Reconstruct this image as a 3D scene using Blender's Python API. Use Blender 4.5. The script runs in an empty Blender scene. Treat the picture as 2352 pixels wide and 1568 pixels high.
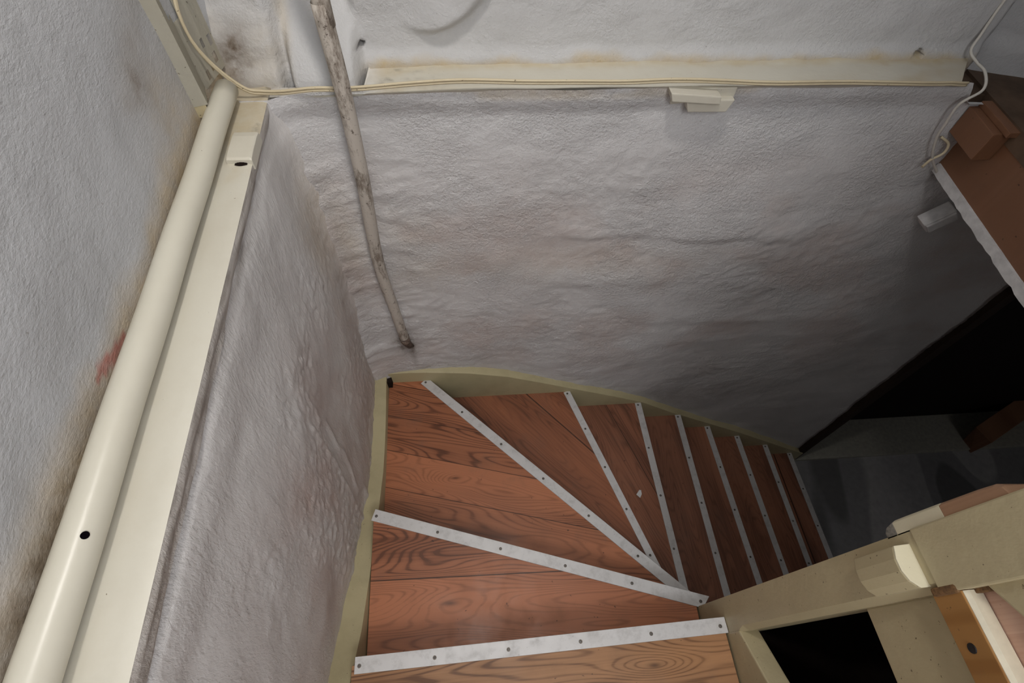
import bpy, bmesh, math, random
from mathutils import Vector, Matrix, noise
random.seed(7)
S = bpy.context.scene
COL = S.collection
ZC = 3.286                      # camera height above the lower floor (all z below are relative to eye level)
# ------------------------------------------------------------------ camera
cam = bpy.data.cameras.new('camera'); co = bpy.data.objects.new('camera', cam); COL.objects.link(co)
cam.sensor_width = 36; cam.lens = 17.602; cam.clip_start = .01
R3 = Matrix(((0.99697065, 0.04509428, -0.06337222), (-0.07279999, 0.82784642, -0.5562108), (0.02738053, 0.55913934, 0.82862145)))
co.matrix_world = Matrix.Translation((0, 0, ZC)) @ R3.to_4x4()
S.camera = co
# ------------------------------------------------------------------ world, lights, exposure
w = bpy.data.worlds.new('world'); S.world = w; w.use_nodes = True
w.node_tree.nodes['Background'].inputs[0].default_value = (.8, .85, 1, 1)
w.node_tree.nodes['Background'].inputs[1].default_value = .02
S.view_settings.view_transform = 'Standard'; S.view_settings.look = 'None'
S.view_settings.gamma = 1; S.view_settings.use_curve_mapping = False
S.view_settings.exposure = 0.08
lt = bpy.data.lights.new('ceiling_spot', 'SPOT'); lo = bpy.data.objects.new('ceiling_spot', lt); COL.objects.link(lo)
lo.location = (.05, .50, ZC + 1.05); lt.energy = 46; lt.spot_size = math.radians(96); lt.spot_blend = 1
lo.rotation_euler = (Vector((-.22, .72, -1.2)) - Vector((.05, .50, 1.05))).to_track_quat('-Z', 'Y').to_euler(); lt.shadow_soft_size = .07; lt.color = (1, .955, .90)

l2 = bpy.data.lights.new('rear_fill_light', 'POINT'); o2 = bpy.data.objects.new('rear_fill_light', l2); COL.objects.link(o2)
o2.location = (.45, -.95, ZC + .70); l2.energy = 48; l2.shadow_soft_size = .25; l2.color = (.96, .97, 1)  # added unseen fill that brightens the back wall from behind the camera

l3 = bpy.data.lights.new('lower_fill_light', 'POINT'); o3 = bpy.data.objects.new('lower_fill_light', l3); COL.objects.link(o3)
o3.location = (3.3, -.55, ZC - 1.25); l3.energy = 5.5; l3.shadow_soft_size = .2; l3.color = (1, .97, .95)  # added unseen fill that lifts the dark lower floor

# ------------------------------------------------------------------ helpers
def fbm(p, o=4, h=.5):
    s = 0; a = 1
    for i in range(o):
        s += a * noise.noise(p); p = p * 2.03 + Vector((3.1, 1.7, 9.2)); a *= h
    return s
def ss(a, b, x):
    t = max(0, min(1, (x - a) / (b - a))); return t * t * (3 - 2 * t)
def lerp(a, b, t): return a + (b - a) * t
def interp(x, pts):
    if x <= pts[0][0]: return pts[0][1]
    for (x0, y0), (x1, y1) in zip(pts, pts[1:]):
        if x <= x1: return y0 + (y1 - y0) * (x - x0) / (x1 - x0)
    return pts[-1][1]
def link(name, me, mat, parent=None, smooth=False):
    o = bpy.data.objects.new(name, me); COL.objects.link(o)
    for m in (mat if isinstance(mat, (list, tuple)) else [mat]): me.materials.append(m)
    if smooth: me.polygons.foreach_set('use_smooth', [True] * len(me.polygons))
    if parent is not None:
        o.parent = parent
        o.matrix_parent_inverse = parent_world(parent).inverted()
    return o
def parent_world(p):
    m = p.matrix_basis.copy()
    if p.parent: m = parent_world(p.parent) @ p.matrix_parent_inverse @ m
    return m
def obj(name, verts, faces, mat, parent=None, smooth=False, bevel=0, seg=2, rough=0, smin=None):
    me = bpy.data.meshes.new(name)
    me.from_pydata([(v[0], v[1], v[2] + ZC) for v in verts], [], faces)
    bm = bmesh.new(); bm.from_mesh(me)
    bmesh.ops.recalc_face_normals(bm, faces=bm.faces)
    if bevel:
        bmesh.ops.bevel(bm, geom=[e for e in bm.edges if len(e.link_faces) == 2 and e.calc_face_angle(0) > .5], offset=bevel, segments=seg, profile=.6, affect='EDGES', clamp_overlap=True)
    bm.to_mesh(me); bm.free()
    o = link(name, me, mat, parent, smooth or name == 'side_string')
    if name == 'side_string': me.set_sharp_from_angle(angle=.7)
    return o
def tag(o, label, cat, group=None):
    o['label'] = label; o['category'] = cat
    if group: o['group'] = group
    return o
def struct(o): o['kind'] = 'structure'; return o
def thing(name, loc, label, cat, group=None):
    o = bpy.data.objects.new(name, None); COL.objects.link(o); o.location = (loc[0], loc[1], loc[2] + ZC); o.empty_display_size = .1
    return tag(o, label, cat, group)
def boxg(x0, x1, y0, y1, z0, z1):
    v = [(x, y, z) for z in (z0, z1) for y in (y0, y1) for x in (x0, x1)]
    return v, [(0, 2, 3, 1), (4, 5, 7, 6), (0, 1, 5, 4), (2, 6, 7, 3), (0, 4, 6, 2), (1, 3, 7, 5)]
def box(name, x0, x1, y0, y1, z0, z1, mat, parent=None, bevel=.002):
    v, f = boxg(x0, x1, y0, y1, z0, z1); return obj(name, v, f, mat, parent, bevel=bevel)
def loftg(secs):
    n = len(secs[0]); v = [p for s in secs for p in s]; f = []
    for i in range(len(secs) - 1):
        for j in range(n):
            a = i * n + j; b = i * n + (j + 1) % n; f.append((a, b, b + n, a + n))
    f.append(tuple(range(n))[::-1]); f.append(tuple(range((len(secs) - 1) * n, len(secs) * n)))
    return v, f
def loft(name, secs, mat, parent=None, smooth=False, bevel=0, seg=2):
    v, f = loftg(secs); return obj(name, v, f, mat, parent, smooth, bevel, seg)
def prism(name, poly, z0, z1, mat, parent=None, bevel=.001):
    return loft(name, [[(x, y, z0) for x, y in poly], [(x, y, z1) for x, y in poly]], mat, parent, bevel=bevel)
def catmull(pts, n=8):
    P = [Vector(p) for p in pts]; P = [P[0] * 2 - P[1]] + P + [P[-1] * 2 - P[-2]]; out = []
    for i in range(1, len(P) - 2):
        for k in range(n):
            t = k / n; a, b, c, d = P[i - 1:i + 3]
            out.append(.5 * ((2 * b) + (c - a) * t + (2 * a - 5 * b + 4 * c - d) * t * t + (3 * b - a - 3 * c + d) * t ** 3))
    out.append(P[-2]); return out
def tubeg(path, r, n=10, prof=None):
    secs = []; s = None
    for i, p in enumerate(path):
        d = (path[min(i + 1, len(path) - 1)] - path[max(i - 1, 0)]).normalized()
        if s is None: s = d.cross(Vector((0, 0, 1)) if abs(d.z) < .8 else Vector((0, 1, 0)))
        s = (s - d * s.dot(d)).normalized(); t = s.cross(d)
        rr = r(i / (len(path) - 1)) if callable(r) else r
        ring = prof or [(math.cos(2 * math.pi * k / n), math.sin(2 * math.pi * k / n)) for k in range(n)]
        secs.append([tuple(p + s * (a * rr) + t * (b * rr)) for a, b in ring])
    return loftg(secs)
def tube(name, path, r, mat, parent=None, n=12, prof=None):
    v, f = tubeg([Vector(p) for p in path], r, n, prof); return obj(name, v, f, mat, parent, smooth=True)
def frange(a, b, d):
    n = max(1, round((b - a) / d)); return [a + (b - a) * i / n for i in range(n + 1)]
def grid(name, us, vs, pos, mat, stain=None, smooth=True, parent=None):
    verts = []; cols = []
    for u in us:
        for v in vs:
            p = pos(u, v); verts.append((p[0], p[1], p[2] + ZC))
            if stain:
                s = stain(u, v); cols += [max(0, min(1, s[0])), max(0, min(1, s[1])), max(0, min(1, s[2])), 1]
    m = len(vs); faces = [(i * m + j, (i + 1) * m + j, (i + 1) * m + j + 1, i * m + j + 1) for i in range(len(us) - 1) for j in range(m - 1)]
    me = bpy.data.meshes.new(name); me.from_pydata(verts, [], faces)
    if stain:
        at = me.color_attributes.new('stain', 'FLOAT_COLOR', 'POINT'); at.data.foreach_set('color', cols)
    return link(name, me, mat, parent, smooth)

# ------------------------------------------------------------------ materials
class NT:
    def __init__(s, name):
        s.m = bpy.data.materials.new(name); s.m.use_nodes = True; s.t = s.m.node_tree; s.b = s.t.nodes['Principled BSDF']
    def n(s, typ, **k):
        nd = s.t.nodes.new(typ)
        for a, v in k.items():
            if a.startswith('i_'):
                key = a[2:]; nd.inputs[int(key) if key.isdigit() else key.replace('_', ' ')].default_value = v
            else: setattr(nd, a, v)
        return nd
    def l(s, a, b): s.t.links.new(a, b)
    def coord(s, rot=(0, 0, 0), scale=(1, 1, 1), loc=(0, 0, 0)):
        tc = s.n('ShaderNodeTexCoord'); mp = s.n('ShaderNodeMapping')
        mp.inputs['Rotation'].default_value = rot; mp.inputs['Scale'].default_value = scale; mp.inputs['Location'].default_value = loc
        s.l(tc.outputs['Object'], mp.inputs['Vector']); return mp.outputs['Vector']
    def noise(s, vec, scale, detail=4, rough=.55, dist=0):
        nd = s.n('ShaderNodeTexNoise'); nd.inputs['Scale'].default_value = scale; nd.inputs['Detail'].default_value = detail
        nd.inputs['Roughness'].default_value = rough; nd.inputs['Distortion'].default_value = dist; s.l(vec, nd.inputs['Vector']); return nd.outputs['Fac']
    def ramp(s, fac, stops):
        r = s.n('ShaderNodeValToRGB'); e = r.color_ramp.elements
        while len(e) < len(stops): e.new(.5)
        for q, (p, c) in zip(e, stops): q.position = p; q.color = (c, c, c, 1) if isinstance(c, (int, float)) else (*c, 1)
        s.l(fac, r.inputs['Fac']); return r.outputs['Color']
    def math(s, op, a, b=None, clamp=False):
        nd = s.n('ShaderNodeMath', operation=op, use_clamp=clamp)
        for i, x in enumerate((a, b)):
            if x is None: continue
            if isinstance(x, (int, float)): nd.inputs[i].default_value = x
            else: s.l(x, nd.inputs[i])
        return nd.outputs[0]
    def mix(s, fac, a, b, mode='MIX'):
        nd = s.n('ShaderNodeMix', data_type='RGBA', blend_type=mode)
        for i, x in ((0, fac), (6, a), (7, b)):
            if isinstance(x, (int, float)): nd.inputs[i].default_value = x
            elif isinstance(x, tuple): nd.inputs[i].default_value = (*x, 1)
            else: s.l(x, nd.inputs[i])
        return nd.outputs[2]
    def bump(s, h, strength, dist, normal=None):
        nd = s.n('ShaderNodeBump'); nd.inputs['Strength'].default_value = strength; nd.inputs['Distance'].default_value = dist
        s.l(h, nd.inputs['Height'])
        if normal is not None: s.l(normal, nd.inputs['Normal'])
        return nd.outputs['Normal']
    def out(s, col=None, rough=.6, normal=None, metal=0, spec=.5):
        if col is not None:
            if isinstance(col, tuple): s.b.inputs['Base Color'].default_value = (*col, 1)
            else: s.l(col, s.b.inputs['Base Color'])
        if isinstance(rough, (int, float)): s.b.inputs['Roughness'].default_value = rough
        else: s.l(rough, s.b.inputs['Roughness'])
        if normal is not None: s.l(normal, s.b.inputs['Normal'])
        s.b.inputs['Metallic'].default_value = metal; s.b.inputs['Specular IOR Level'].default_value = spec
        return s.m

def plaster(name, base, tan=(.52, .42, .27), dark=(.12, .085, .055), red=(.50, .36, .31), grain=1.0, streak=None, fine=1.0):
    t = NT(name); v = t.coord()
    at = t.n('ShaderNodeVertexColor', layer_name='stain'); sp = t.n('ShaderNodeSeparateColor'); t.l(at.outputs['Color'], sp.inputs[0])
    n1 = t.noise(v, 3.5, 5, .6); n2 = t.noise(v, 28, 4, .65); n3 = t.noise(v, 110, 3, .6)
    var = t.ramp(n1, [(.3, tuple(c * .93 for c in base)), (.7, tuple(min(1, c * 1.03) for c in base))])
    brk = t.ramp(n2, [(.25, .55), (.65, 1.0)])
    c = t.mix(t.math('MULTIPLY', sp.outputs[0], brk, True), var, tan)
    c = t.mix(t.math('MULTIPLY', sp.outputs[2], brk, True), c, red)
    c = t.mix(t.math('MULTIPLY', sp.outputs[1], t.ramp(n2, [(.3, .35), (.6, 1.0)]), True), c, dark)
    # tiny specks
    c = t.mix(t.ramp(n3, [(.715, 0.0), (.75, .5)]), c, (.22, .19, .16))
    vs = t.coord(**streak) if streak else v
    h1 = t.ramp(t.noise(vs, 92, 5, .62, .1), [(.38, 0.0), (.66, 1.0)])
    patch = t.ramp(t.noise(t.coord(loc=(3, 1, 2)), 4.5, 3, .55), [(.38, .25), (.60, 1.0)])
    h0 = t.noise(vs, 22, 3, .55); h2 = t.noise(vs, 190, 4, .65)
    nb = t.bump(h0, .22 * grain, .006)
    nb = t.bump(t.math('MULTIPLY', h1, patch), .8 * grain, .0045, nb)
    nb = t.bump(h2, .6 * fine, .0022, nb)
    return t.out(c, .72, nb, spec=.25)

def paint(name, base, rough=.45, dirt=(.30, .22, .12), amount=.35, chip=.70, stain=False, bumpy=.3, scale=(1, 1, 1), spec=.4):
    t = NT(name); v = t.coord(); vv = t.coord(scale=scale)
    n1 = t.noise(vv, 6, 5, .65); n2 = t.noise(v, 60, 3, .6); n3 = t.noise(v, 140, 2, .5)
    c = t.mix(t.ramp(n1, [(.45, 0.0), (.8, amount)]), base, tuple(lerp(b, d, .6) for b, d in zip(base, dirt)))
    c = t.mix(t.ramp(n3, [(chip, 0.0), (chip + .03, .8)]), c, tuple(d * .5 for d in dirt))
    if stain:
        at = t.n('ShaderNodeVertexColor', layer_name='stain'); sp = t.n('ShaderNodeSeparateColor'); t.l(at.outputs['Color'], sp.inputs[0])
        brk = t.ramp(t.noise(v, 35, 4, .65), [(.25, .45), (.65, 1.0)])
        c = t.mix(t.math('MULTIPLY', sp.outputs[0], brk, True), c, (.50, .41, .26))
        c = t.mix(t.math('MULTIPLY', sp.outputs[1], t.ramp(n2, [(.35, .2), (.6, 1.0)]), True), c, (.10, .075, .05))
        c = t.mix(t.math('MULTIPLY', sp.outputs[2], brk, True), c, (.72, .70, .66))
    nb = t.bump(n2, bumpy, .0015); nb = t.bump(n1, bumpy, .004, nb)
    return t.out(c, rough, nb, spec=spec)

def wood(name, angle, seed, dark=(.105, .036, .018), light=(.36, .135, .062), plank=.135, off=0.0, seam=True, rough=.42, grain=1.0, knots=()):
    t = NT(name); v = t.coord(rot=(0, 0, -angle)); 
    sx = t.n('ShaderNodeSeparateXYZ'); t.l(v, sx.inputs[0])
    yy = t.math('ADD', sx.outputs[1], off + 10 * plank)
    q = t.math('DIVIDE', yy, plank); pid = t.math('FLOOR', q); fr = t.math('FRACT', q)
    wn = t.n('ShaderNodeTexWhiteNoise', noise_dimensions='1D'); t.l(t.math('ADD', pid, seed), wn.inputs['W'])
    cb = t.n('ShaderNodeCombineXYZ'); t.l(t.math('ADD', sx.outputs[0], t.math('MULTIPLY', wn.outputs['Value'], 7.3)), cb.inputs[0])
    t.l(t.math('ADD', yy, t.math('MULTIPLY', pid, .77)), cb.inputs[1]); t.l(t.math('MULTIPLY', wn.outputs['Value'], 3.1), cb.inputs[2])
    def sc(sx_, sy_):
        m = t.n('ShaderNodeMapping'); m.inputs['Scale'].default_value = (sx_, sy_, 1); m.inputs['Location'].default_value = (seed * 1.37, seed * .71, 0); t.l(cb.outputs[0], m.inputs[0]); return m.outputs[0]
    field = t.noise(sc(1.35, 8.5), 1.0, 1.6, .4, .1)
    core = None
    for kx, ky, rx, ry in knots:
        e = t.n('ShaderNodeVectorMath', operation='LENGTH'); t.l(t.coord(loc=(-kx / rx, -ky / ry, 0), scale=(1 / rx, 1 / ry, 0)), e.inputs[0])
        g = t.math('POWER', 2.718, t.math('MULTIPLY', t.math('MULTIPLY', e.outputs['Value'], e.outputs['Value']), -1.0))
        field = t.math('ADD', field, t.math('MULTIPLY', g, .17))
        g8 = t.math('MULTIPLY', t.math('POWER', g, 30.0), .7); core = g8 if core is None else t.math('MAXIMUM', core, g8)
    ring = t.math('SINE', t.math('MULTIPLY', field, 170))
    ring = t.ramp(t.math('MULTIPLY_ADD', ring, .5) if False else t.math('ADD', t.math('MULTIPLY', ring, .5), .5), [(0.0, 0.0), (.3, .75), (1.0, 1.0)])
    fine = t.noise(sc(3.5, 150), 1.0, 4, .7)
    broad = t.noise(sc(1.2, 7), 1.0, 2, .5)
    f = t.math('ADD', t.math('MULTIPLY', ring, .36 * grain), t.math('MULTIPLY', fine, .62))
    f = t.math('ADD', f, t.math('MULTIPLY', t.math('SUBTRACT', broad, .5), 1.7))
    f = t.math('ADD', f, t.math('MULTIPLY', t.math('SUBTRACT', wn.outputs['Value'], .5), .42))
    f = t.math('SUBTRACT', f, .13)
    c = t.ramp(f, [(.05, dark), (.38, tuple(lerp(a, b, .55) for a, b in zip(dark, light))), (.85, light)])
    if core is not None: c = t.mix(core, c, (.045, .02, .011))
    if seam:
        e = t.math('MINIMUM', fr, t.math('SUBTRACT', 1.0, fr))
        c = t.mix(t.ramp(e, [(.004, .9), (.013, 0.0)]), c, (.02, .01, .006))
    d = t.noise(t.coord(), 9, 5, .65)
    c = t.mix(t.ramp(d, [(.55, 0.0), (.85, .45)]), c, (.16, .10, .07))
    sp = t.noise(t.coord(), 70, 2, .5); c = t.mix(t.ramp(sp, [(.73, 0.0), (.76, .7)]), c, (.03, .018, .012))
    nb = t.bump(fine, .12, .001)
    return t.out(c, t.ramp(d, [(.3, rough - .06), (.7, rough + .14)]), nb, spec=.35)

def metal(name):
    t = NT(name); v = t.coord(); n = t.noise(v, 30, 6, .7); n2 = t.noise(v, 240, 2, .5); n0 = t.noise(v, 9, 3, .6)
    c = t.mix(t.ramp(n, [(.5, 0.0), (.75, .6)]), (.60, .59, .58), (.36, .345, .33))
    c = t.mix(t.ramp(n0, [(.5, 0.0), (.75, .35)]), c, (.42, .40, .38))
    c = t.mix(t.ramp(n2, [(.74, 0.0), (.78, .7)]), c, (.10, .09, .08))
    return t.out(c, t.ramp(n, [(.3, .42), (.7, .62)]), t.bump(n, .1, .001), metal=.25, spec=.4)
def plain(name, col, rough=.6, metal=0, sc=40, var=.15, spec=.4):
    t = NT(name); n = t.noise(t.coord(), sc, 4, .6)
    c = t.ramp(n, [(.3, tuple(x * (1 - var) for x in col)), (.7, tuple(min(1, x * (1 + var)) for x in col))])
    return t.out(c, rough, t.bump(n, .15, .001), metal, spec)

WHITE = (.67, .66, .655)
M_pl_back = plaster('white plaster rough', WHITE, grain=.75, fine=1.0, red=(.56, .47, .43))
M_pl_left = plaster('white plaster brushed', (.485, .49, .50), streak=dict(rot=(.6, 0, 0), scale=(1, .75, 1.3)), grain=.22, fine=.9, tan=(.52, .41, .26), red=(.42, .15, .12))
M_pl_low = plaster('grey white plaster', (.69, .672, .66), streak=dict(rot=(.06, 0, 0), scale=(1, 1.0, .42)), grain=.42, fine=1.1)
M_pl_up = plaster('white plaster smooth', (.57, .565, .56), grain=.5, fine=.7)
M_plain_white = plain('plain white paint', (.66, .65, .64))
M_shade_black = plain('near-black shade', (.016, .010, .008), .9, spec=.1)  # near-black, paints the shade of gaps and the void behind the rail
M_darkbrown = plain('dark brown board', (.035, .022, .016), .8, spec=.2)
M_cream = paint('cream paint', (.62, .585, .49), .4, amount=.3, chip=.76)
M_sill = paint('cream sill paint', (.61, .58, .49), .45, amount=.25, chip=.76, stain=True)
M_pipe = paint('cream gloss pipe', (.60, .57, .475), .33, amount=.15, chip=.78, bumpy=.12, spec=.5)
M_olive = paint('olive cream paint', (.47, .41, .245), .45, dirt=(.10, .075, .04), amount=.5, chip=.74)
M_post = paint('beige painted timber', (.47, .40, .245), .42, dirt=(.16, .11, .06), amount=.45, chip=.72, bumpy=.45)
M_post_light = paint('light cream paint', (.64, .585, .42), .5, amount=.3, chip=.75)
M_bracket = paint('cream metal paint', (.70, .665, .555), .38, amount=.3, bumpy=.5)
M_cable = paint('cream cable', (.62, .53, .36), .5, amount=.5)
M_wcable = paint('white cable', (.62, .59, .53), .5, amount=.3)
M_metal = metal('scuffed aluminium')
M_screw = plain('dull steel screw', (.16, .14, .12), .5, .6)
M_screwhole = plain('screw recess', (.02, .018, .016), .8)
M_batten = wood('varnished pine', math.pi / 2, 3.3, dark=(.27, .125, .035), light=(.60, .34, .125), plank=.5, seam=False, grain=.4)
M_ply = wood('pinkish plywood', 0, 9.1, dark=(.40, .22, .15), light=(.62, .40, .30), plank=1.0, seam=False, grain=.25)
M_hard = wood('brown hardboard', math.pi / 2, 5.2, dark=(.22, .105, .056), light=(.33, .165, .092), plank=2.0, seam=False, grain=.12, rough=.5)
M_hardtop = plain('worn brown floor', (.115, .072, .045), .7, sc=14, var=.35)
M_floor = None

# ------------------------------------------------------------------ setting: walls
def XL(y): return -.475 - .064 * y                 # upper left wall
def XS(y): return -.374 - .0632 * y                # front edge of the left sill
ZS = -.630                                         # top of the sills
def blob(u, v, cu, cv, ru, rv, p=1.0):
    return math.exp(-(((u - cu) / ru) ** 2 + ((v - cv) / rv) ** 2) ** p)

def left_upper(y, z):
    n = fbm(Vector((y * 3, z * 3, 1.3)), 3) * .006 + fbm(Vector((y * 14, z * 10, 4.1)), 3) * .0018
    n += .02 * math.exp(-max(0, 1.2 - y) / .05)
    return (XL(y) + n, y, z)
def left_upper_stain(y, z):
    w = fbm(Vector((y * 9, z * 9, 2.2)), 4)
    wid = .045 + .05 * ss(.45, .0, y) + .05 * ss(.5, .8, y)
    a = ss(wid + .03, .02, z - ZS + w * .03) * (.95 + .4 * w)
    a = max(a, .6 * blob(y, z, .88, -.54, .10, .09) * (.7 + w * .6))
    a2 = blob(y, z, .80, -.45, .045, .04, 1.2) * (.9 + .8 * w) + blob(y, z, .87, -.41, .05, .03) * .6 + blob(y, z, .94, -.36, .05, .05) * .4
    d = ss(.062, .035, z - ZS + w * .03) * .7 * ss(.45, .10, y) + .25 * ss(.035, .018, z - ZS + .012 * w)
    d = max(d, .52 * a2 * (.75 + w * .6))
    r = 1.6 * ss(.013, .007, abs(z + .590 - .004 * w + .25 * (y - .40)) - .012 * w + .12 * abs(y - .40)) * ss(.05, .04, abs(y - .40))
    a2 *= .35
    return (max(a, a2 * .7), d, r)
ys = frange(-1.5, -.12, .1)[:-1] + frange(-.12, 1.26, .0075)
zs = frange(ZS - .05, .12, .0075)[:-1] + frange(.12, 1.6, .1)
struct(grid('wall_left', ys, zs, left_upper, M_pl_left, left_upper_stain))

def low_x(y, z):
    t = (z - ZS) / (-1.75 - ZS)
    x = lerp(XS(y) - .010, -.432 - .012 * y, max(0, min(1.2, t)))
    return x
def left_lower(y, z):
    n = fbm(Vector((y * 2.2, z * 1.6, 7.7)), 3) * .012 + fbm(Vector((y * 9, z * 5, 3.3)), 3) * .0035
    # bulging trowel patch and old drip ridges
    n += .010 * blob(y, z, .42, -1.25, .16, .35) * (1 + .3 * fbm(Vector((y * 18, z * 12, .4)), 3))
    ridge = abs(y - (.60 + .06 * fbm(Vector((z * 5, 2.0, 0)), 2)))
    n += .006 * math.exp(-(ridge / .012) ** 2) * ss(-1.0, -1.25, z)
    n += .004 * math.exp(-(abs(y - .52 - .03 * math.sin(z * 4)) / .008) ** 2) * ss(-1.05, -1.2, z)
    n -= .010 * ss(ZS - .005, ZS - .05, z) * 0 
    n += .007 * ss(-.06, -.085, z - ZS + .02 * fbm(Vector((y * 7, z * 7, 1)), 4)) * ss(-.19, -.11, z - ZS) * (.35 + .65 * ss(.6, .2, y))
    n += .004 * max(-.3, fbm(Vector((y * 55, z * 40, 3)), 3)) * ss(.0, .25, fbm(Vector((y * 4, z * 2, 8)), 2) + .1 + .6 * blob(y, z, .40, -1.35, .14, .4)) * ss(-.85, -1.05, z)
    n += .05 * math.exp(-max(0, 1.13 - y) / .035) * ss(-1.8, -1.2, z)
    return (low_x(y, z) + n, y, z)
def left_lower_stain_tone(y, z):
    w = fbm(Vector((y * 5, z * 3, 5.2)), 4)
    r = .35 * ss(-.75, -1.35, z) * (.6 + w) + .40 * blob(y, z, .45, -1.3, .25, .3) * (.6 + w)
    a = .45 * blob(y, z, 1.05, -1.0, .12, .25) * (.8 + w) + .25 * ss(-1.0, -1.7, z)
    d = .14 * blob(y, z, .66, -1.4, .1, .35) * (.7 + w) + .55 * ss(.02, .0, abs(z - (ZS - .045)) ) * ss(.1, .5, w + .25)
    d = max(d, .30 * blob(y, z, 1.08, -1.15, .035, .3))  # darker along the corner with the back wall
    return (a, d, r)
ys = frange(-1.5, -.12, .1)[:-1] + frange(-.12, 1.16, .006)
zs = frange(-3.286, -2.0, .1)[:-1] + frange(-2.0, ZS - .004, .0085)
struct(grid('wall_left', ys, zs, left_lower, M_pl_low, left_lower_stain_tone))

def back_lower(x, z):
    P = Vector((x, z, 0))
    n = fbm(P * 2.3 + Vector((0, 0, 3)), 3) * .010
    n += fbm(Vector((x * 9, z * 12, 8)), 3) * .0026
    rough = ss(-.72, -.85, z) * (.35 + .65 * ss(-.1, .35, fbm(P * 2.0 + Vector((5, 0, 0)), 2) + .15))
    f = fbm(Vector((x * 34, z * 40, 2)), 3)
    n += max(-.2, min(.45, f)) * .0034 * rough
    # horizontal ledges in the render coat
    for (zc, x0, x1, a, wv) in ((-1.15, .15, 1.15, .011, .03), (-1.02, .55, 1.05, .006, .02), (-1.38, .1, .8, .006, .04), (-1.62, .5, 1.5, .007, .04), (-.86, .25, .6, .004, .02)):
        zz = zc + .05 * (x - .6) * (-1) + .018 * fbm(Vector((x * 5, zc, 1)), 3)
        k = ss(x0, x0 + .2, x) * ss(x1, x1 - .2, x)
        n += .6 * a * k * ss(-.004, wv, z - zz) * ss(.16, .03, z - zz)
    # ragged plaster beside the corner pipe
    k = ss(-.10, -.22, x)
    n += k * .006 * max(-.2, fbm(Vector((x * 10, z * 22, 6)), 4)) * ss(-.72, -.85, z)
    n += .035 * math.exp(-max(0, x + .44) / .05)
    n += .014 * ss(-.70, -.645, z)
    n += .014 * ss(-1.35, -1.7, z) * ss(-.1, -.3, x)
    if x > 1.20: z = min(z, -.627 - .056 * ss(1.225, 1.26, x))
    return (x, 1.132 - n, z)
def back_lower_stain_tone(x, z):
    w = fbm(Vector((x * 3, z * 4, 1.1)), 4)
    r = .5 * ss(-.05, .6, w + .1) * ss(-.75, -1.05, z) * ss(-2.3, -1.6, z) + .15 * ss(-.7, -.9, z)
    a = .8 * ss(.035, .0, -.645 - z + .015 * w) * 0 + .5 * ss(-.66, -.64, z) * ss(.2, .5, w + .3) + .35 * blob(x, z, -.22, -1.2, .12, .25) * (.7 + w) + .3 * blob(x, z, .3, -1.25, .5, .10) * (.6 + w)
    a = max(a, .45 * blob(x, z, -.38, -1.1, .05, .2))
    d = 1.6 * blob(x, z, -.288, -1.63, .048, .07) * (.8 + w) + .5 * blob(x, z, -.27, -1.70, .012, .09) + .28 * blob(x, z, -.265, -1.3, .03, .25) * ss(-.1, .4, w)
    d = max(d, .22 * blob(x, z, .9, -2.25, .6, .12), .25 * blob(x, z, -.41, -1.2, .03, .35))  # darker above the back string and along the left corner
    return (a, d, r)
xs = frange(-.50, 1.62, .0085)[:-1] + frange(1.62, 2.10, .016)
zs = frange(-3.30, -2.2, .016)[:-1] + frange(-2.2, -.627, .0075)
struct(grid('wall_back', xs, zs, back_lower, M_pl_back, back_lower_stain_tone))

def back_upper(x, z):
    n = fbm(Vector((x * 3, z * 3, 11)), 3) * .006 + fbm(Vector((x * 12, z * 14, 12)), 3) * .003
    y = 1.226
    # pipe chase: recessed above, ramping forward to the sill
    c = ss(-.415, -.385, x) * ss(-.235, -.262, x)
    y_ch = 1.30 - .165 * ss(-.42, -.635, z)
    # stained lump left of the chase
    l = ss(-.395, -.43, x)
    y_l = 1.20 - .045 * ss(-.46, -.63, z) + .004 * fbm(Vector((x * 25, z * 25, 3)), 3)
    y = lerp(y, y_ch, c); y = lerp(y, y_l, l)
    # arched raised coat
    d = math.hypot(x + .10, z + .37) + .006 * fbm(Vector((x * 9, z * 9, 1)), 2)
    n += .026 * ss(.192, .168, d) * (1 - c) * (1 - l) * ss(-.16, -.04, x)
    n += .012 * ss(-.58, -.62, z) * (1 - c) * ss(.05 + .03 * fbm(Vector((x * 8, 0, 0)), 2), 0, -(z - ZS) * 0 + .0)
    # chip holes
    for cx, cz, r in ((-.240, -.576, .008), (1.126, -.610, .011)):
        k = max(abs(x - cx) + abs(z - cz) * 1.0, 0)
        n -= .06 * ss(r * 1.15, r * .9, k)
    if x > 1.28: n += -.075 * ss(1.285, 1.30, x) + .35 * max(0, min(x, 1.6) - 1.30) * (x < 9)
    return (x, y - n, z)
def back_upper_stain_shade(x, z):
    w = fbm(Vector((x * 12, z * 14, 7)), 4)
    a = ss(.032, .004, z - ZS + w * .016) * ss(-.27, -.2, x) * ss(1.30, 1.27, x)
    a = max(a, .55 * ss(-.39, -.43, x) * ss(-.44, -.60, z + .06 * w) * (.6 + 1.2 * max(0, w)), .5 * blob(x, z, -.395, -.52, .012, .1))
    d = 1.25 * blob(x, z, -.50, -.575, .04, .05) * (.8 + w) + .7 * blob(x, z, -.44, -.60, .04, .022) * ss(-.1, .35, w)
    if abs(x + .24) < .03 or abs(x - 1.126) < .03:
        for cx, cz, r in ((-.240, -.576, .008), (1.126, -.610, .011)):
            d = max(d, 1.6 * ss(r * 1.2, r * .85, abs(x - cx) + abs(z - cz)))  # shade inside the chip holes painted into the dark channel
    return (a, d, 0)
xs = frange(-.62, -.15, .005)[:-1] + frange(-.15, 1.6, .0075) + frange(1.65, 2.25, .05)
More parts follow.
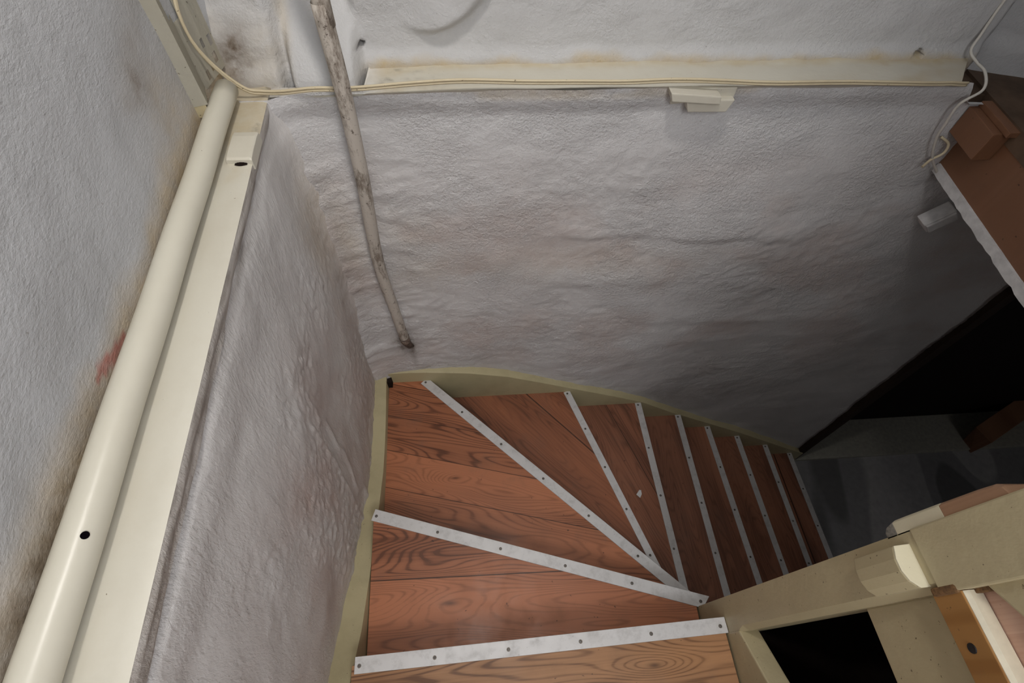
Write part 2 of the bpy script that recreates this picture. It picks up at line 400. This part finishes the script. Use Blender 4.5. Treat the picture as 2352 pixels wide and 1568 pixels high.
zs = frange(-.69, -.36, .005)[:-1] + frange(-.36, 1.6, .12)
struct(grid('wall_back', xs, zs, back_upper, M_pl_up, back_upper_stain_shade))

# ceiling, rear and right walls of the upper storey, close the light in
struct(box('ceiling', -.7, 3.4, -1.6, 1.4, 1.6, 1.65, M_plain_white, bevel=0))
struct(box('wall_front', -.7, 3.4, -1.62, -1.55, -3.3, 1.6, M_plain_white, bevel=0))
struct(box('wall_right', 2.2, 2.27, -1.55, 1.3, -.62, 1.6, M_plain_white, bevel=0))

# sills
def sill_left(y, s):
    x = lerp(XL(y) - .01, XS(y), s); n = fbm(Vector((y * 6, s * 2, 4)), 3) * .0012
    return (x, y, ZS + n - .004 * (s - .5) * 0 - .003 * ss(.97, 1, s))
def sill_left_stain(y, s):
    w = fbm(Vector((y * 14, s * 4, 9)), 4)
    a = ss(.80, .97, y + .08 * w) * .75 + .3 * ss(.8, 0, s) * ss(-.1, .4, w)
    d = .6 * ss(.78, .95, s) * ss(.85, 1, y) * ss(0, .4, w) + .25 * ss(.35, .2, s)
    return (a, d, 0)
ys = frange(-1.5, -.1, .1)[:-1] + frange(-.1, 1.2, .012)
struct(grid('trim_1', ys, frange(0, 1, .08), sill_left, M_sill, sill_left_stain))
def edge(y, s):   # ragged plastered edge under the board
    return (XS(y) - .010 * ss(.2, 1, s) + .004 * fbm(Vector((y * 12, s * 3, 2)), 3) * s, y, ZS - .003 - .05 * s)
struct(grid('trim_1', ys, frange(0, 1, .1), edge, M_pl_low, lambda y, s: (.25, .45 * ss(.0, .5, fbm(Vector((y * 10, s * 3, 1)), 3) + .2), 0)))
def sill_back(x, s):
    y = lerp(1.24 if x > -.232 else 1.15, 1.108, s); n = fbm(Vector((x * 5, s * 2, 6)), 3) * .0015
    z = -.622 - .010 * ss(.1, -.4, x) + n
    x -= .10 * s * ss(1.0, 1.285, x)
    return (x, y, z - (.004 if x < -.232 else 0) + .010 * ss(.28, .0, s) * (x > -.232) * (1 + fbm(Vector((x * 20, s * 4, 1)), 3)))
def sill_back_stain(x, s):
    w = fbm(Vector((x * 7, s * 3, 3)), 4); w2 = fbm(Vector((x * 22, s * 6, 3)), 3)
    a = .85 * ss(.45, .1, s + .12 * w2) + .55 * ss(.75, 1.15, x + .1 * w) * (.8 + w) + .5 * ss(.1, -.2, x) * ss(-.2, .3, w)
    a -= blob(x, s, .98, .5, .07, .35, 2) * .6 + blob(x, s, 1.09, .45, .05, .3, 2) * .6
    return (a, .5 * ss(0, -.2, x) * ss(.1, .5, w2), ss(-.18, -.24, x) * .9)
struct(grid('trim_2', frange(-.45, 1.285, .01), frange(0, 1, .08), sill_back, M_sill, sill_back_stain))
def sill_back_face(x, s):
    return (x, 1.108 + .016 * s, -.622 - .010 * ss(.1, -.4, x) - .018 * s + .002 * fbm(Vector((x * 9, s, 6)), 2))
struct(grid('trim_2', frange(-.45, 1.19, .01), frange(0, 1, .2), sill_back_face, M_sill, lambda x, s: (.5 * s, 0, .8 * ss(.1, 1, s))))

# ------------------------------------------------------------------ lower storey
def floor_mat():
    t = NT('stained concrete'); v = t.coord(rot=(0, 0, .25), scale=(1.0, .35, 1)); n = t.noise(v, 1.35, 2, .45, .4); n2 = t.noise(t.coord(), 25, 5, .6)
    c = t.ramp(n, [(.40, (.15, .148, .15)), (.42, (.27, .268, .272)), (.50, (.28, .277, .28)), (.515, (.43, .42, .42)), (.62, (.40, .395, .40)), (.635, (.25, .248, .252))])
    c = t.mix(t.ramp(n2, [(.3, .25), (.7, 0.0)]), c, (.06, .06, .06)); return t.out(c, .7, t.bump(n2, .2, .003))
M_floor = floor_mat()
struct(box('floor', -.6, 5.2, -1.55, 3.0, -3.34, -3.286, M_floor, bevel=0))
struct(box('wall_right', 5.1, 5.2, -1.55, 3.0, -3.286, -.69, plain('grey wall', (.18, .175, .17)), bevel=0))
struct(box('wall_front', .80, 2.35, .120, .150, -3.286, -.98, M_darkbrown, bevel=0))       # unseen partition by the lower flight, raised to shade the cupboard
struct(box('floor_upper', -.6, .64, -1.55, -.235, -1.44, -1.385, plain('landing boards', (.22, .11, .06)), bevel=0))
struct(box('wall_right', .705, .76, -1.55, -.22, -1.93, 1.6, M_plain_white, bevel=0))   # unseen partition added to keep the fill light off the lower flight
# doorway past the foot of the stairs
struct(box('trim_3', 2.085, 2.135, 1.105, 1.375, -3.286, -.69, M_darkbrown))
struct(box('doorway_shade_1', 2.135, 4.6, 1.375, 1.425, -3.286, -.69, plain('dark room shade', (.016, .012, .011), .8, spec=.15), bevel=0))  # near-black sheet painting the shade of the room beyond the doorway
struct(box('trim_4', 2.11, 4.4, 1.10, 1.375, -3.30, -3.262, plain('pale threshold', (.36, .35, .30)), bevel=.006))
# upper floor over the lower flight: fascia, lip and worn top
def FX(y): return 1.20 + .116 * y
rt = thing('stairwell_fascia', (1.29, .6, -.9), 'brown hardboard panel with ragged white lower edge boxing in the floor above the stairs', 'panel')
y0, y1 = -.35, 1.13
loft('panel', [[(FX(y), y, -.868), (FX(y) + .02, y, -.868), (FX(y) + .02, y, -.682), (FX(y), y, -.682)] for y in (y0, y1)], M_hard, rt)
secs = []
for y in frange(y0, y1 - .005, .02):
    j = .0035 * fbm(Vector((y * 30, 0, 3)), 3); x = FX(y)
    secs.append([(x - .007 + j, y, -.866 + j), (x - .009 + j, y, -.889 + j), (x + .02, y, -.893), (x + .02, y, -.868), (x + .002, y, -.864)])
loft('bottom_edge', secs, M_plain_white, rt, smooth=False)['label'] = 'ragged white painted bottom edge'
struct(obj('floor_upper', *boxg(0, 1, 0, 1, -.72, -.676), M_hardtop))
fu = bpy.data.objects['floor_upper.001'] if 'floor_upper.001' in bpy.data.objects else None
if fu:
    xs_ = [FX(y0) - .003, 3.4, FX(1.34) - .003, 3.4]; yy_ = [y0, y0, 1.34, 1.34]
    for i, v in enumerate(fu.data.vertices): v.co.x = xs_[i % 4]; v.co.y = yy_[i % 4]
struct(box('trim_5', 1.24, 1.45, 1.16, 1.36, -.90, -.684, M_hardtop, bevel=0))
# block and batten fixed to the fascia
def slab_on_fascia(name, ya, yb, za, zb, d, mat, parent=None, taper=0):
    return loft(name, [[(FX(y) - d, y, za), (FX(y) - .001, y, za), (FX(y) - .001, y, zb), (FX(y) - d, y, zb)] for y in (ya, yb)], mat, parent, bevel=.002)
rt = thing('wood_block', (1.28, 1.05, -.8), 'stepped brown timber block fixed to the fascia panel beside the wall', 'wood block')
slab_on_fascia('block', 1.005, 1.128, -.766, -.694, .052, M_hard, rt)
slab_on_fascia('backing_strip', .99, 1.128, -.694, -.680, .030, M_hard, rt)

# ------------------------------------------------------------------ staircase
Z = {0: -1.559, 1: -1.738, 2: -1.917, 3: -2.085, 4: -2.245, 5: -2.415, 6: -2.59, 7: -2.76, 8: -2.935, 9: -3.11}
L = {0: ((-.3625, .0545), (.6385, .0765)), 1: ((-.380, .4855), (.668, .150)), 2: ((-.253, 1.10), (.70, .166)), 3: ((.394, 1.10), (.690, .16)),
     4: ((.775, 1.10), (.786, .16)), 5: ((1.033, 1.10), (1.027, .16)), 6: ((1.257, 1.10), (1.276, .16)), 7: ((1.501, 1.10), (1.512, .16)), 8: ((1.756, 1.10), (1.755, .16)), 9: ((2.003, 1.10), (2.002, .16))}
stairs = thing('staircase', (.3, .6, -3.286), 'winding staircase with reddish wood treads and metal nosing strips descending to the right', 'staircase')
def dirn(k):
    a, b = Vector(L[k][0]), Vector(L[k][1]); d = (b - a).normalized(); n = Vector((-d.y, d.x)); return a, b, d, n
poly = {
    0: [(-.366, -.235), (.632, -.235), (.632, .0785), (-.370, .0565)],
    1: [(-.371, .0545), (.632, .0765), (.636, .16), (-.384, .4935)],
    2: [(-.384, .485), (.66, .152), (.70, .166), (-.253, 1.115), (-.402, 1.115)],
    3: [(-.253, 1.115), (.70, .166), (.71, .16), (.394, 1.115)],
    4: [(.394, 1.115), (.69, .16), (.786, .155), (.775, 1.115)]}
for k in range(5, 10): poly[k] = [(L[k - 1][0][0], 1.115), (L[k - 1][1][0], .155), (L[k][1][0], .155), (L[k][0][0], 1.115)]
TR = {0: (.03, 2.0, (.135, .06, .026), (.47, .245, .115), .19, .10), 1: (-.02, 5.0, (.13, .048, .024), (.47, .178, .085), .215, -.062), 2: (-.26, 11.0, (.13, .048, .024), (.45, .17, .08), .145, .06),
      3: (-.85, 17.5, (.10, .04, .022), (.36, .135, .066), .30, .02), 4: (-1.25, 23.0, (.13, .055, .032), (.38, .155, .085), .16, .03)}
def tread_mat(k):
    g = 1.0 if k < 3 else .45
    a, sd, dk, li, pw, off = TR.get(k, (-math.pi / 2, 30.0 + 3.7 * k, (.15, .066, .042), (.36, .155, .09), .4, .1))
    return wood('laminate %d' % k, a, sd, dk, li, pw, off, rough=.38, grain=g, knots={0: ((.42, .000, .10, .032),), 1: ((-.13, .205, .14, .04),), 2: ((-.12, .66, .10, .03),)}.get(k, ()))
SCR = {0: 6, 1: 6, 2: 7, 3: 6}
screw_me = None
def screw(parent, p):
    global screw_me
    if screw_me is None:
        v = []; f = []
        for r, z in ((.0052, 0), (.0048, .0012), (.0022, .0012), (.0016, .0002)):
            v += [(r * math.cos(a * math.pi / 6), r * math.sin(a * math.pi / 6), z) for a in range(12)]
        for j in range(3):
            f += [(j * 12 + i, j * 12 + (i + 1) % 12, (j + 1) * 12 + (i + 1) % 12, (j + 1) * 12 + i) for i in range(12)]
        f.append(tuple(range(36, 48)))
        screw_me = bpy.data.meshes.new('screw'); screw_me.from_pydata(v, [], f); screw_me.materials.append(M_screw); screw_me.materials.append(M_screwhole)
        for pl in screw_me.polygons[24:]: pl.material_index = 1
    o = bpy.data.objects.new('screw', screw_me); COL.objects.link(o); o.location = (p[0], p[1], p[2] + ZC)
    o.parent = parent; o.matrix_parent_inverse = parent_world(parent).inverted(); return o
for k in range(10):
    a, b, d, n = dirn(k)
    # downhill normal
    side = n if n.dot(Vector((.55, .45))) > 0 else -n
    prism('tread', poly[k], Z[k] - .032, Z[k], tread_mat(k), stairs, bevel=.0012)
    zb = Z[k + 1] if k < 9 else -3.286
    o1 = side * -.012; a2 = a + o1; b2 = b + o1
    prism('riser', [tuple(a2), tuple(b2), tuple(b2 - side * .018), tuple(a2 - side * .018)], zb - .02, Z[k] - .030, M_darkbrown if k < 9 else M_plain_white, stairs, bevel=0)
    e0, e1 = a.copy(), b.copy()
    if k == 1: e0 = a - d * .006
    hw = .0175 if k < 3 else .0138
    q = [e0 - side * hw, e1 - side * hw, e1 + side * hw, e0 + side * hw]
    if k == 1: q[1] = q[1] + d * .022; q[2] = q[2] - d * .004; 
    if k == 1: q[1], q[2] = q[1] - d * .032, q[2] + d * .012
    if k == 2: q[1], q[2] = q[1] - d * .02, q[2] - d * .02
    # strip with a short lip over the front edge
    sec = []
    for e_b, e_f in ((q[0], q[3]), (q[1], q[2])):
        l1 = e_f + side * .0035
        sec.append([(*e_b, Z[k]), (*e_b, Z[k] + .003), (*l1, Z[k] + .003), (*l1, Z[k] - .012), (*(e_f + side * .0012), Z[k] - .012), (*(e_f + side * .0012), Z[k])])
    st = loft('nosing_strip', sec, M_metal, stairs, bevel=.0006, seg=1)
    ns = SCR.get(k, 5); Ld = (e1 - e0).length
    for i in range(ns):
        t = (.012 + (Ld - .03) * i / (ns - 1)) / Ld
        p = e0.lerp(e1, t); screw(st, (p.x, p.y, Z[k] + .0028))
# left string
LS = [(-1.2, -.365, -.43, -.72), (-.35, -.365, -.44, -1.285), (-.12, -.368, -.443, -1.46), (.02, -.372, -.445, -1.565), (.15, -.377, -.446, -1.672), (.30, -.381, -.446, -1.738), (.42, -.384, -.448, -1.778), (.514, -.386, -.450, -1.818), (.68, -.388, -.458, -1.862), (.81, -.392, -.460, -1.876), (.95, -.397, -.458, -1.872), (1.06, -.402, -.448, -1.862), (1.10, -.403, -.446, -1.860)]
secs = []
for y, xi, xo, zt in LS: secs.append([(xi, y, zt), (xi, y, zt - .30), (xo - .02, y, zt - .30), (xo - .02, y, zt + .012)])
ss_ = [secs[0]]
for s0, s1 in zip(secs, secs[1:]):
    for t in (.33, .66, 1): ss_.append([tuple(lerp(p, q, t) for p, q in zip(u, v)) for u, v in zip(s0, s1)])
loft('side_string', ss_, M_olive, stairs, bevel=.004)
BS = [(-.405, -1.845), (-.30, -1.842), (-.231, -1.847), (-.05, -1.872), (.116, -1.918), (.30, -2.00), (.483, -2.088), (.64, -2.16), (.80, -2.24), (1.0, -2.385), (1.2, -2.515), (1.5, -2.71), (1.8, -2.92), (2.0, -3.06), (2.12, -3.14)]
secs = [[(x, 1.10, zt), (x, 1.10, zt - .34), (x, 1.165, zt - .34), (x, 1.165, zt + .006)] for x, zt in BS]
loft('side_string', secs, M_olive, stairs, bevel=.004)
box('corner_filler', -.408, -.385, 1.075, 1.11, -2.1, -1.872, M_shade_black, stairs, bevel=0)

# ------------------------------------------------------------------ balustrade
rail = thing('balustrade', (.67, .1, -1.738), 'cream painted newel post and balustrade beside the top of the stairs', 'balustrade')
def chamf(x0, x1, y0, y1, c): return [(x0, y0 + c), (x0, y1), (x1, y1), (x1, y0), (x0 + c, y0)]
po = [chamf(.640, .725, .0565, .143, .0125), chamf(.640, .725, .0565, .143, .0125)]
prof = [(-1.95, .0005), (-1.50, .0005), (-1.46, .0125), (-.40, .0125)]
loft('newel_post', [[(x, y, z) for x, y in chamf(.640, .725, .0565, .143, c)] for z, c in prof], M_post, rail, bevel=.002)
loft('post_cap_board', [[(x, y, z) for x, y in [(.637, .055), (.637, .1432), (.66, .1432), (.66, .055)]] for z in (-.775, -.394)], M_post, rail, bevel=.0025)
bp = [(.642, .126), (.614, .1245), (.6085, .107), (.6085, .090), (.614, .076), (.626, .0655), (.642, .066)]
zt = lambda x: -.792
loft('rail_stub', [[(x, y, z) for x, y in bp] for z in (-.893, -.793)], M_post, rail, bevel=.002)
loft('stub_end_lit', [[(x + .0006, y, z) for x, y in bp] for z in (-.7935, -.7905)], M_post_light, rail, bevel=.001)['label'] = 'top end painted paler as lit from above'  # paler colour stands for light falling on the stub's top end
# weathered stub on the far face of the post
def stubsec(z, d, wv): return [(.645, .140, z), (.645 + wv, .140, z), (.645 + wv, .143 + d * .8, z), (.640 + .006, .143 + d, z), (.640, .143 + d * .82, z), (.640, .140, z)]
loft('grab_rail', [stubsec(z, d, .05) for z, d in ((-.829, .008), (-.822, .016), (-.810, .0195), (-.805, .0205))], plain('bare grey end grain', (.22, .205, .175), .9, sc=150, var=.4), rail, bevel=.001)['label'] = 'rough grey lower end'
loft('grab_rail', [stubsec(z, d, .05) for z, d in ((-.805, .0205), (-.78, .0205), (-.705, .0195))], M_post_light, rail, bevel=.001)
loft('grab_rail', [stubsec(z, d, .05) for z, d in ((-.705, .0193), (-.64, .0180), (-.612, .0165), (-.602, .012), (-.598, .004))], wood('bare oak', 0, 4.4, (.22, .12, .07), (.36, .21, .125), .5, 0, False), rail, bevel=.001)['label'] = 'bare brown wood upper part'
# raked string under the rail
def SZ(y): return -1.484 - .70 * (y - .058) if True else 0
loft('raked_string', [[(.637, y, SZ(y)), (.690, y, SZ(y)), (.690, y, SZ(y) - .32), (.637, y, SZ(y) - .32)] for y in (.060, -.9)], M_post, rail, bevel=.004)
box('middle_board', .668, .690, -1.2, .0575, -.994, -.745, M_post, rail, bevel=.003)
box('plywood_panel', .669, .684, -1.2, .0570, -.745, -.20, M_ply, rail, bevel=0)['label'] = 'pinkish bare plywood panel'
bt = loft('batten', [[(.640, y, -.794), (.640, y, -.742), (.646, y, -.7355), (.667, y, -.7395), (.667, y, -.794)] for y in (-1.2, .0545)], M_batten, rail, bevel=.001)
loft('highlight_edge', [[(.6415, y, -.7405), (.6415, y, -.7395), (.6465, y, -.7345), (.6675, y, -.7385), (.6675, y, -.741)] for y in (-1.2, .054)], plain('painted pine highlight', (.66, .60, .46), .35, sc=30, var=.1), bt)['label'] = 'top edge with painted highlight'  # pale colour paints the highlight along the batten's top
bt['label'] = 'varnished pine batten'
v, f = [], []
for r, dx in ((.0065, 0), (.0062, -.0015), (.002, -.0012)):
    v += [(.640 + dx, -.012 + r * math.cos(i * math.pi / 8), -.770 + r * math.sin(i * math.pi / 8)) for i in range(16)]
for j in range(2): f += [(j * 16 + i, j * 16 + (i + 1) % 16, (j + 1) * 16 + (i + 1) % 16, (j + 1) * 16 + i) for i in range(16)]
f.append(tuple(range(32, 48)))
obj('screw', v, f, plain('black screw', (.03, .03, .032), .45, .5), bt)
def RZ(y): return -.712 - .66 * (y - .057)
loft('sloping_rail', [[(.652, y, RZ(y)), (.652, y, RZ(y) + .075), (.70, y, RZ(y) + .075), (.70, y, RZ(y))] for y in (.060, -.7)], M_post, rail, bevel=.004)
M_stub = plain('sawn brown end', (.16, .085, .035), .8, sc=200, var=.5)
box('packing_piece', .636, .668, .052, .064, -.790, -.742, M_stub, rail, bevel=.004)['label'] = 'dark brown wood end'
box('packing_piece', .655, .669, .049, .0565, -.742, -.712, M_stub, rail, bevel=.002)
# cupboard space east of the rail, its shade painted near-black
struct(box('floor_upper', .70, 1.75, -1.5, .118, -1.98, -1.93, M_shade_black, bevel=0))
struct(box('wall_right', 1.75, 1.80, -1.5, .118, -1.98, -1.0, M_shade_black, bevel=0))

# ------------------------------------------------------------------ pipes, cables, fittings
pc = lambda y: (XL(y) + .0330, y, ZS + .034)
rt = thing('waste_pipe', pc(.5), 'thick cream painted pipe lying along the left sill', 'pipe')
pp = [Vector(pc(y)) for y in frange(-1.0, 1.075, .05)]
pp = [p + Vector((0, 0, .001 * math.sin(i))) for i, p in enumerate(pp)]
tube('pipe', pp, .0224, M_pipe, rt, n=40)
p = Vector(pc(.163)); nrm = Vector((.70, -.05, .714)).normalized(); s = Vector((0, 1, 0)); u = nrm.cross(s).normalized(); s = u.cross(nrm)
v = [tuple(p + nrm * .0228 + (s * math.cos(i * math.pi / 10) + u * math.sin(i * math.pi / 10)) * .0042) for i in range(20)] + [tuple(p + nrm * .0206 + (s * math.cos(i * math.pi / 10) + u * math.sin(i * math.pi / 10)) * .0042) for i in range(20)]
obj('drilled_hole', v, [(i, (i + 1) % 20, 20 + (i + 1) % 20, 20 + i) for i in range(20)] + [tuple(range(20))], plain('hole dark', (.004, .003, .004), .95, spec=0), rt)['label'] = 'small black drilled hole'

def thin_pipe_mat():
    t = NT('stained painted pipe'); vv = t.coord(scale=(1, 1, .35)); n = t.noise(vv, 22, 6, .75); n2 = t.noise(t.coord(), 90, 4, .7)
    c = t.mix(t.ramp(n, [(.5, 0.0), (.62, .8)]), (.52, .47, .41), (.15, .115, .085))
    c = t.mix(t.ramp(n2, [(.6, 0.0), (.68, .85)]), c, (.07, .05, .035)); return t.out(c, .65, t.bump(n2, .4, .002), spec=.3)
rt = thing('riser_pipe', (-.285, 1.105, -1.66), 'thin dirty vertical pipe running down the corner of the back wall', 'pipe')
tp = catmull([(-.272, 1.102, 1.58), (-.270, 1.08, -.30), (-.272, 1.077, -.436), (-.271, 1.075, -.603), (-.281, 1.083, -.84), (-.3045, 1.100, -1.16), (-.296, 1.105, -1.42), (-.288, 1.108, -1.615)], 6)
tube('pipe', tp, .0178, thin_pipe_mat(), rt, n=20)
tube('pipe_foot', [(-.289, 1.108, -1.585), (-.286, 1.110, -1.625), (-.278, 1.115, -1.655), (-.268, 1.13, -1.672)], lambda t: .0195 * (1 - .45 * t), plain('rusty pipe end', (.10, .07, .055), .8, sc=80, var=.5), rt, n=16)['label'] = 'rusty elbow end'

# twin cable along the back sill, up the bracket
pts = [(-.524, 1.075, -.30), (-.524, 1.072, -.40), (-.528, 1.060, -.446), (-.527, 1.062, -.50), (-.512, 1.082, -.562), (-.482, 1.094, -.606), (-.452, 1.100, -.618), (-.415, 1.103, -.620), (-.341, 1.100, -.613), (-.256, 1.100, -.612), (-.12, 1.101, -.604), (-.015, 1.101, -.598), (.11, 1.101, -.603), (.219, 1.100, -.603), (.34, 1.102, -.607), (.46, 1.100, -.602), (.60, 1.101, -.608), (.734, 1.101, -.613), (.92, 1.101, -.614), (1.116, 1.101, -.619), (1.162, 1.102, -.620), (1.20, 1.106, -.624)]
ca = catmull(pts, 6); VV = []; FF = []
for off in (-.0031, .0031):
    v, f = tubeg([p + Vector((0, -.1 * off, off + .0012 * math.sin(i * .55) * .5)) for i, p in enumerate(ca)], .0030, 8); b = len(VV); VV += v; FF += [tuple(i + b for i in q) for q in f]
tag(obj('cable', VV, FF, M_cable, smooth=True), 'yellowed twin cable running along the edge of the back wall sill', 'cable')
rt = thing('cable', (1.18, 1.11, -.58), 'white cable snaking down the wall beside the brown fascia panel', 'cable')
pts = [(1.262, 1.228, -.36), (1.253, 1.222, -.49), (1.246, 1.210, -.56), (1.236, 1.195, -.590), (1.250, 1.170, -.606), (1.254, 1.135, -.612), (1.244, 1.098, -.634), (1.215, 1.100, -.672), (1.222, 1.101, -.730), (1.230, 1.103, -.765), (1.260, 1.104, -.820), (1.300, 1.106, -.862), (1.345, 1.108, -.898), (1.41, 1.11, -.94)]
tube('cable_sheath', catmull(pts, 8), .0034, M_wcable, rt, n=8)
tube('cable_loop', catmull([(1.258, 1.118, -.775), (1.285, 1.108, -.79), (1.288, 1.103, -.815), (1.268, 1.104, -.836), (1.262, 1.106, -.862)], 6), .0036, M_cable, rt, n=8)['label'] = 'brown stained loop'
# junction box hanging on the wall under the fascia
rt = thing('junction_box', (1.43, 1.10, -1.05), 'small white cable box on the wall in the shade under the fascia', 'junction box')
c0, du, dn = Vector((1.432, 1.088, -1.035)), Vector((.72, 0, .69)).normalized(), Vector((0, -1, 0)); dw = Vector((-.69, 0, .72)).normalized()
def obox(c, a, b, d, la, lb, ld):
    v = [tuple(c + a * (i * la / 2) + b * (j * lb / 2) + d * (k * ld / 2)) for k in (-1, 1) for j in (-1, 1) for i in (-1, 1)]
    return v, [(0, 2, 3, 1), (4, 5, 7, 6), (0, 1, 5, 4), (2, 6, 7, 3), (0, 4, 6, 2), (1, 3, 7, 5)]
v, f = obox(c0, du, dw, dn, .085, .040, .046); obj('box_body', v, f, M_plain_white, rt, bevel=.004)
v, f = obox(c0 + dn * .026, du, dw, dn, .078, .034, .008); obj('box_lid', v, f, M_plain_white, rt, bevel=.003)
tube('cable_tail', catmull([c0 + du * .04, c0 + du * .065 + dn * .005, c0 + du * .10 + Vector((.02, 0, .02))], 5), .003, M_wcable, rt, n=8)

# slotted metal channel in the corner
rt = thing('metal_channel', (-.545, 1.02, -.58), 'cream painted slotted metal channel standing in the upper left corner', 'metal channel')
A, B, C_, D = (-.5425, .966), (-.513, .977), (-.541, 1.052), (-.527, 1.150)
def sheet(name, p, q, zlo_p, zlo_q, zhi, holes, th=.0022, cell=None):
    # strip between plan points p and q with rectangular slots cut through it: built as a grid with cells left out
    n = Vector((q[1] - p[1], p[0] - q[0], 0)).normalized() * th
    us = sorted(set([0, 1] + [h[i] for h in holes for i in (0, 1)])); vs = sorted(set([0, 1] + [h[i] for h in holes for i in (2, 3)]))
    bm = bmesh.new(); g = {}
    for i, u in enumerate(us):
        for j, vv in enumerate(vs):
            zlo = lerp(zlo_p, zlo_q, u); g[i, j] = bm.verts.new((lerp(p[0], q[0], u), lerp(p[1], q[1], u), lerp(zlo, zhi, vv) + ZC))
    for i in range(len(us) - 1):
        for j in range(len(vs) - 1):
            uc, vc = (us[i] + us[i + 1]) / 2, (vs[j] + vs[j + 1]) / 2
            if any(h[0] < uc < h[1] and h[2] < vc < h[3] for h in holes): continue
            bm.faces.new((g[i, j], g[i + 1, j], g[i + 1, j + 1], g[i, j + 1]))
    r = bmesh.ops.solidify(bm, geom=bm.faces[:], thickness=th)
    bmesh.ops.recalc_face_normals(bm, faces=bm.faces)
    me = bpy.data.meshes.new(name); bm.to_mesh(me); bm.free(); return link(name, me, M_bracket, rt)
sheet('flange', A, B, -.572, -.572, -.05, [])
sheet('web', B, C_, -.572, -.578, -.05, [(.5, 1, .26, 1)])
zl, zh = -.585, -.05
sl = lambda u0, u1, za, zb: (u0, u1, (za - zl) / (zh - zl), (zb - zl) / (zh - zl))
sheet('web', C_, D, -.585, -.585, -.05, [sl(.25, .36, -.578, -.560), sl(.50, .62, -.572, -.556), sl(.72, .86, -.566, -.546), sl(.80, .93, -.535, -.515), sl(.52, .62, -.527, -.510), (0, .22, .24, 1)])
loft('wood_packer', [[(-.541, .968, z), (-.517, .976, z), (-.530, 1.0, z), (-.545, .99, z)] for z in (-.596, -.560)], M_post, rt, bevel=.001)['label'] = 'wooden packer under the flange'

# collar piece on the left sill
def sx(y, s): return lerp(XL(y) + .055, XS(y) + .003, s)
rt = thing('cover_plate', (-.43, .91, ZS), 'short cream cover plate on the left sill beside the pipe', 'cover plate')
secs = []
for y, h in ((.868, .009), (.872, .012), (.90, .0135), (.94, .013), (.957, .010), (.960, .006)):
    secs.append([(sx(y, 0), y, ZS - .001), (sx(y, 1), y, ZS - .014), (sx(y, 1), y, ZS + h * .8), (sx(y, .93), y, ZS + h), (sx(y, .05), y, ZS + h), (sx(y, 0), y, ZS + h * .7)])
loft('plate', secs, M_cream, rt, bevel=.001)
loft('plate_gap_shade', [[(sx(.862, s), .862 + .002 * math.sin(s * 9), ZS + .001), (sx(.868, s), .8685, ZS + .001), (sx(.868, s), .8685, ZS + .001 + .006 * math.sin(math.pi * (s - .25) / .55)), (sx(.862, s), .8675, ZS + .0012)] for s in (.3, .4, .5, .6, .7, .78)], M_shade_black, rt)['label'] = 'painted shade of the gap under the lifted edge'  # thin dark solid painting the shade under the plate edge

# wooden blocks nailed under the back sill
rt = thing('wooden_cleat', (.55, 1.11, -.65), 'two small cream painted wood scraps nailed to the wall under the back sill', 'wooden cleat')
def plank(name, pts4, y0, y1, mat):
    return loft(name, [[(x, y, z) for x, z in pts4] for y in (y0, y1)], mat, rt, bevel=.0025)
plank('upper_scrap', [(.462, -.622), (.585, -.632), (.588, -.652), (.470, -.643)], 1.080, 1.135, M_cream)
plank('lower_scrap', [(.510, -.648), (.628, -.648), (.617, -.679), (.522, -.678)], 1.094, 1.135, M_cream)
plank('backing_scrap', [(.480, -.628), (.632, -.628), (.632, -.655), (.480, -.668)], 1.112, 1.140, M_sill if False else M_cream)

# chip on the fourth tread
fl = [(.684 + dx, .649 + dy) for dx, dy in ((-.012, -.004), (.006, .016), (.014, .014), (.013, -.004), (.002, -.020))]
tag(prism('paper_scrap', fl, Z[4], Z[4] + .0012, M_plain_white, bevel=0), 'small white scrap of paper lying on a winder tread', 'paper scrap')
# low brown plank on the lower floor at the right
loft('floor_plank', [[(3.40 + s * .75, 1.17 + s * .33, -3.262), (3.42 + s * .75, 1.08 + s * .33, -3.286), (3.42 + s * .75, 1.08 + s * .33, -3.10), (3.38 + s * .75, 1.20 + s * .33, -3.10)] for s in (0, 1.2)], M_hard, bevel=.004)
tag(bpy.data.objects['floor_plank'], 'brown timber board on the dark lower floor near the doorway', 'plank')
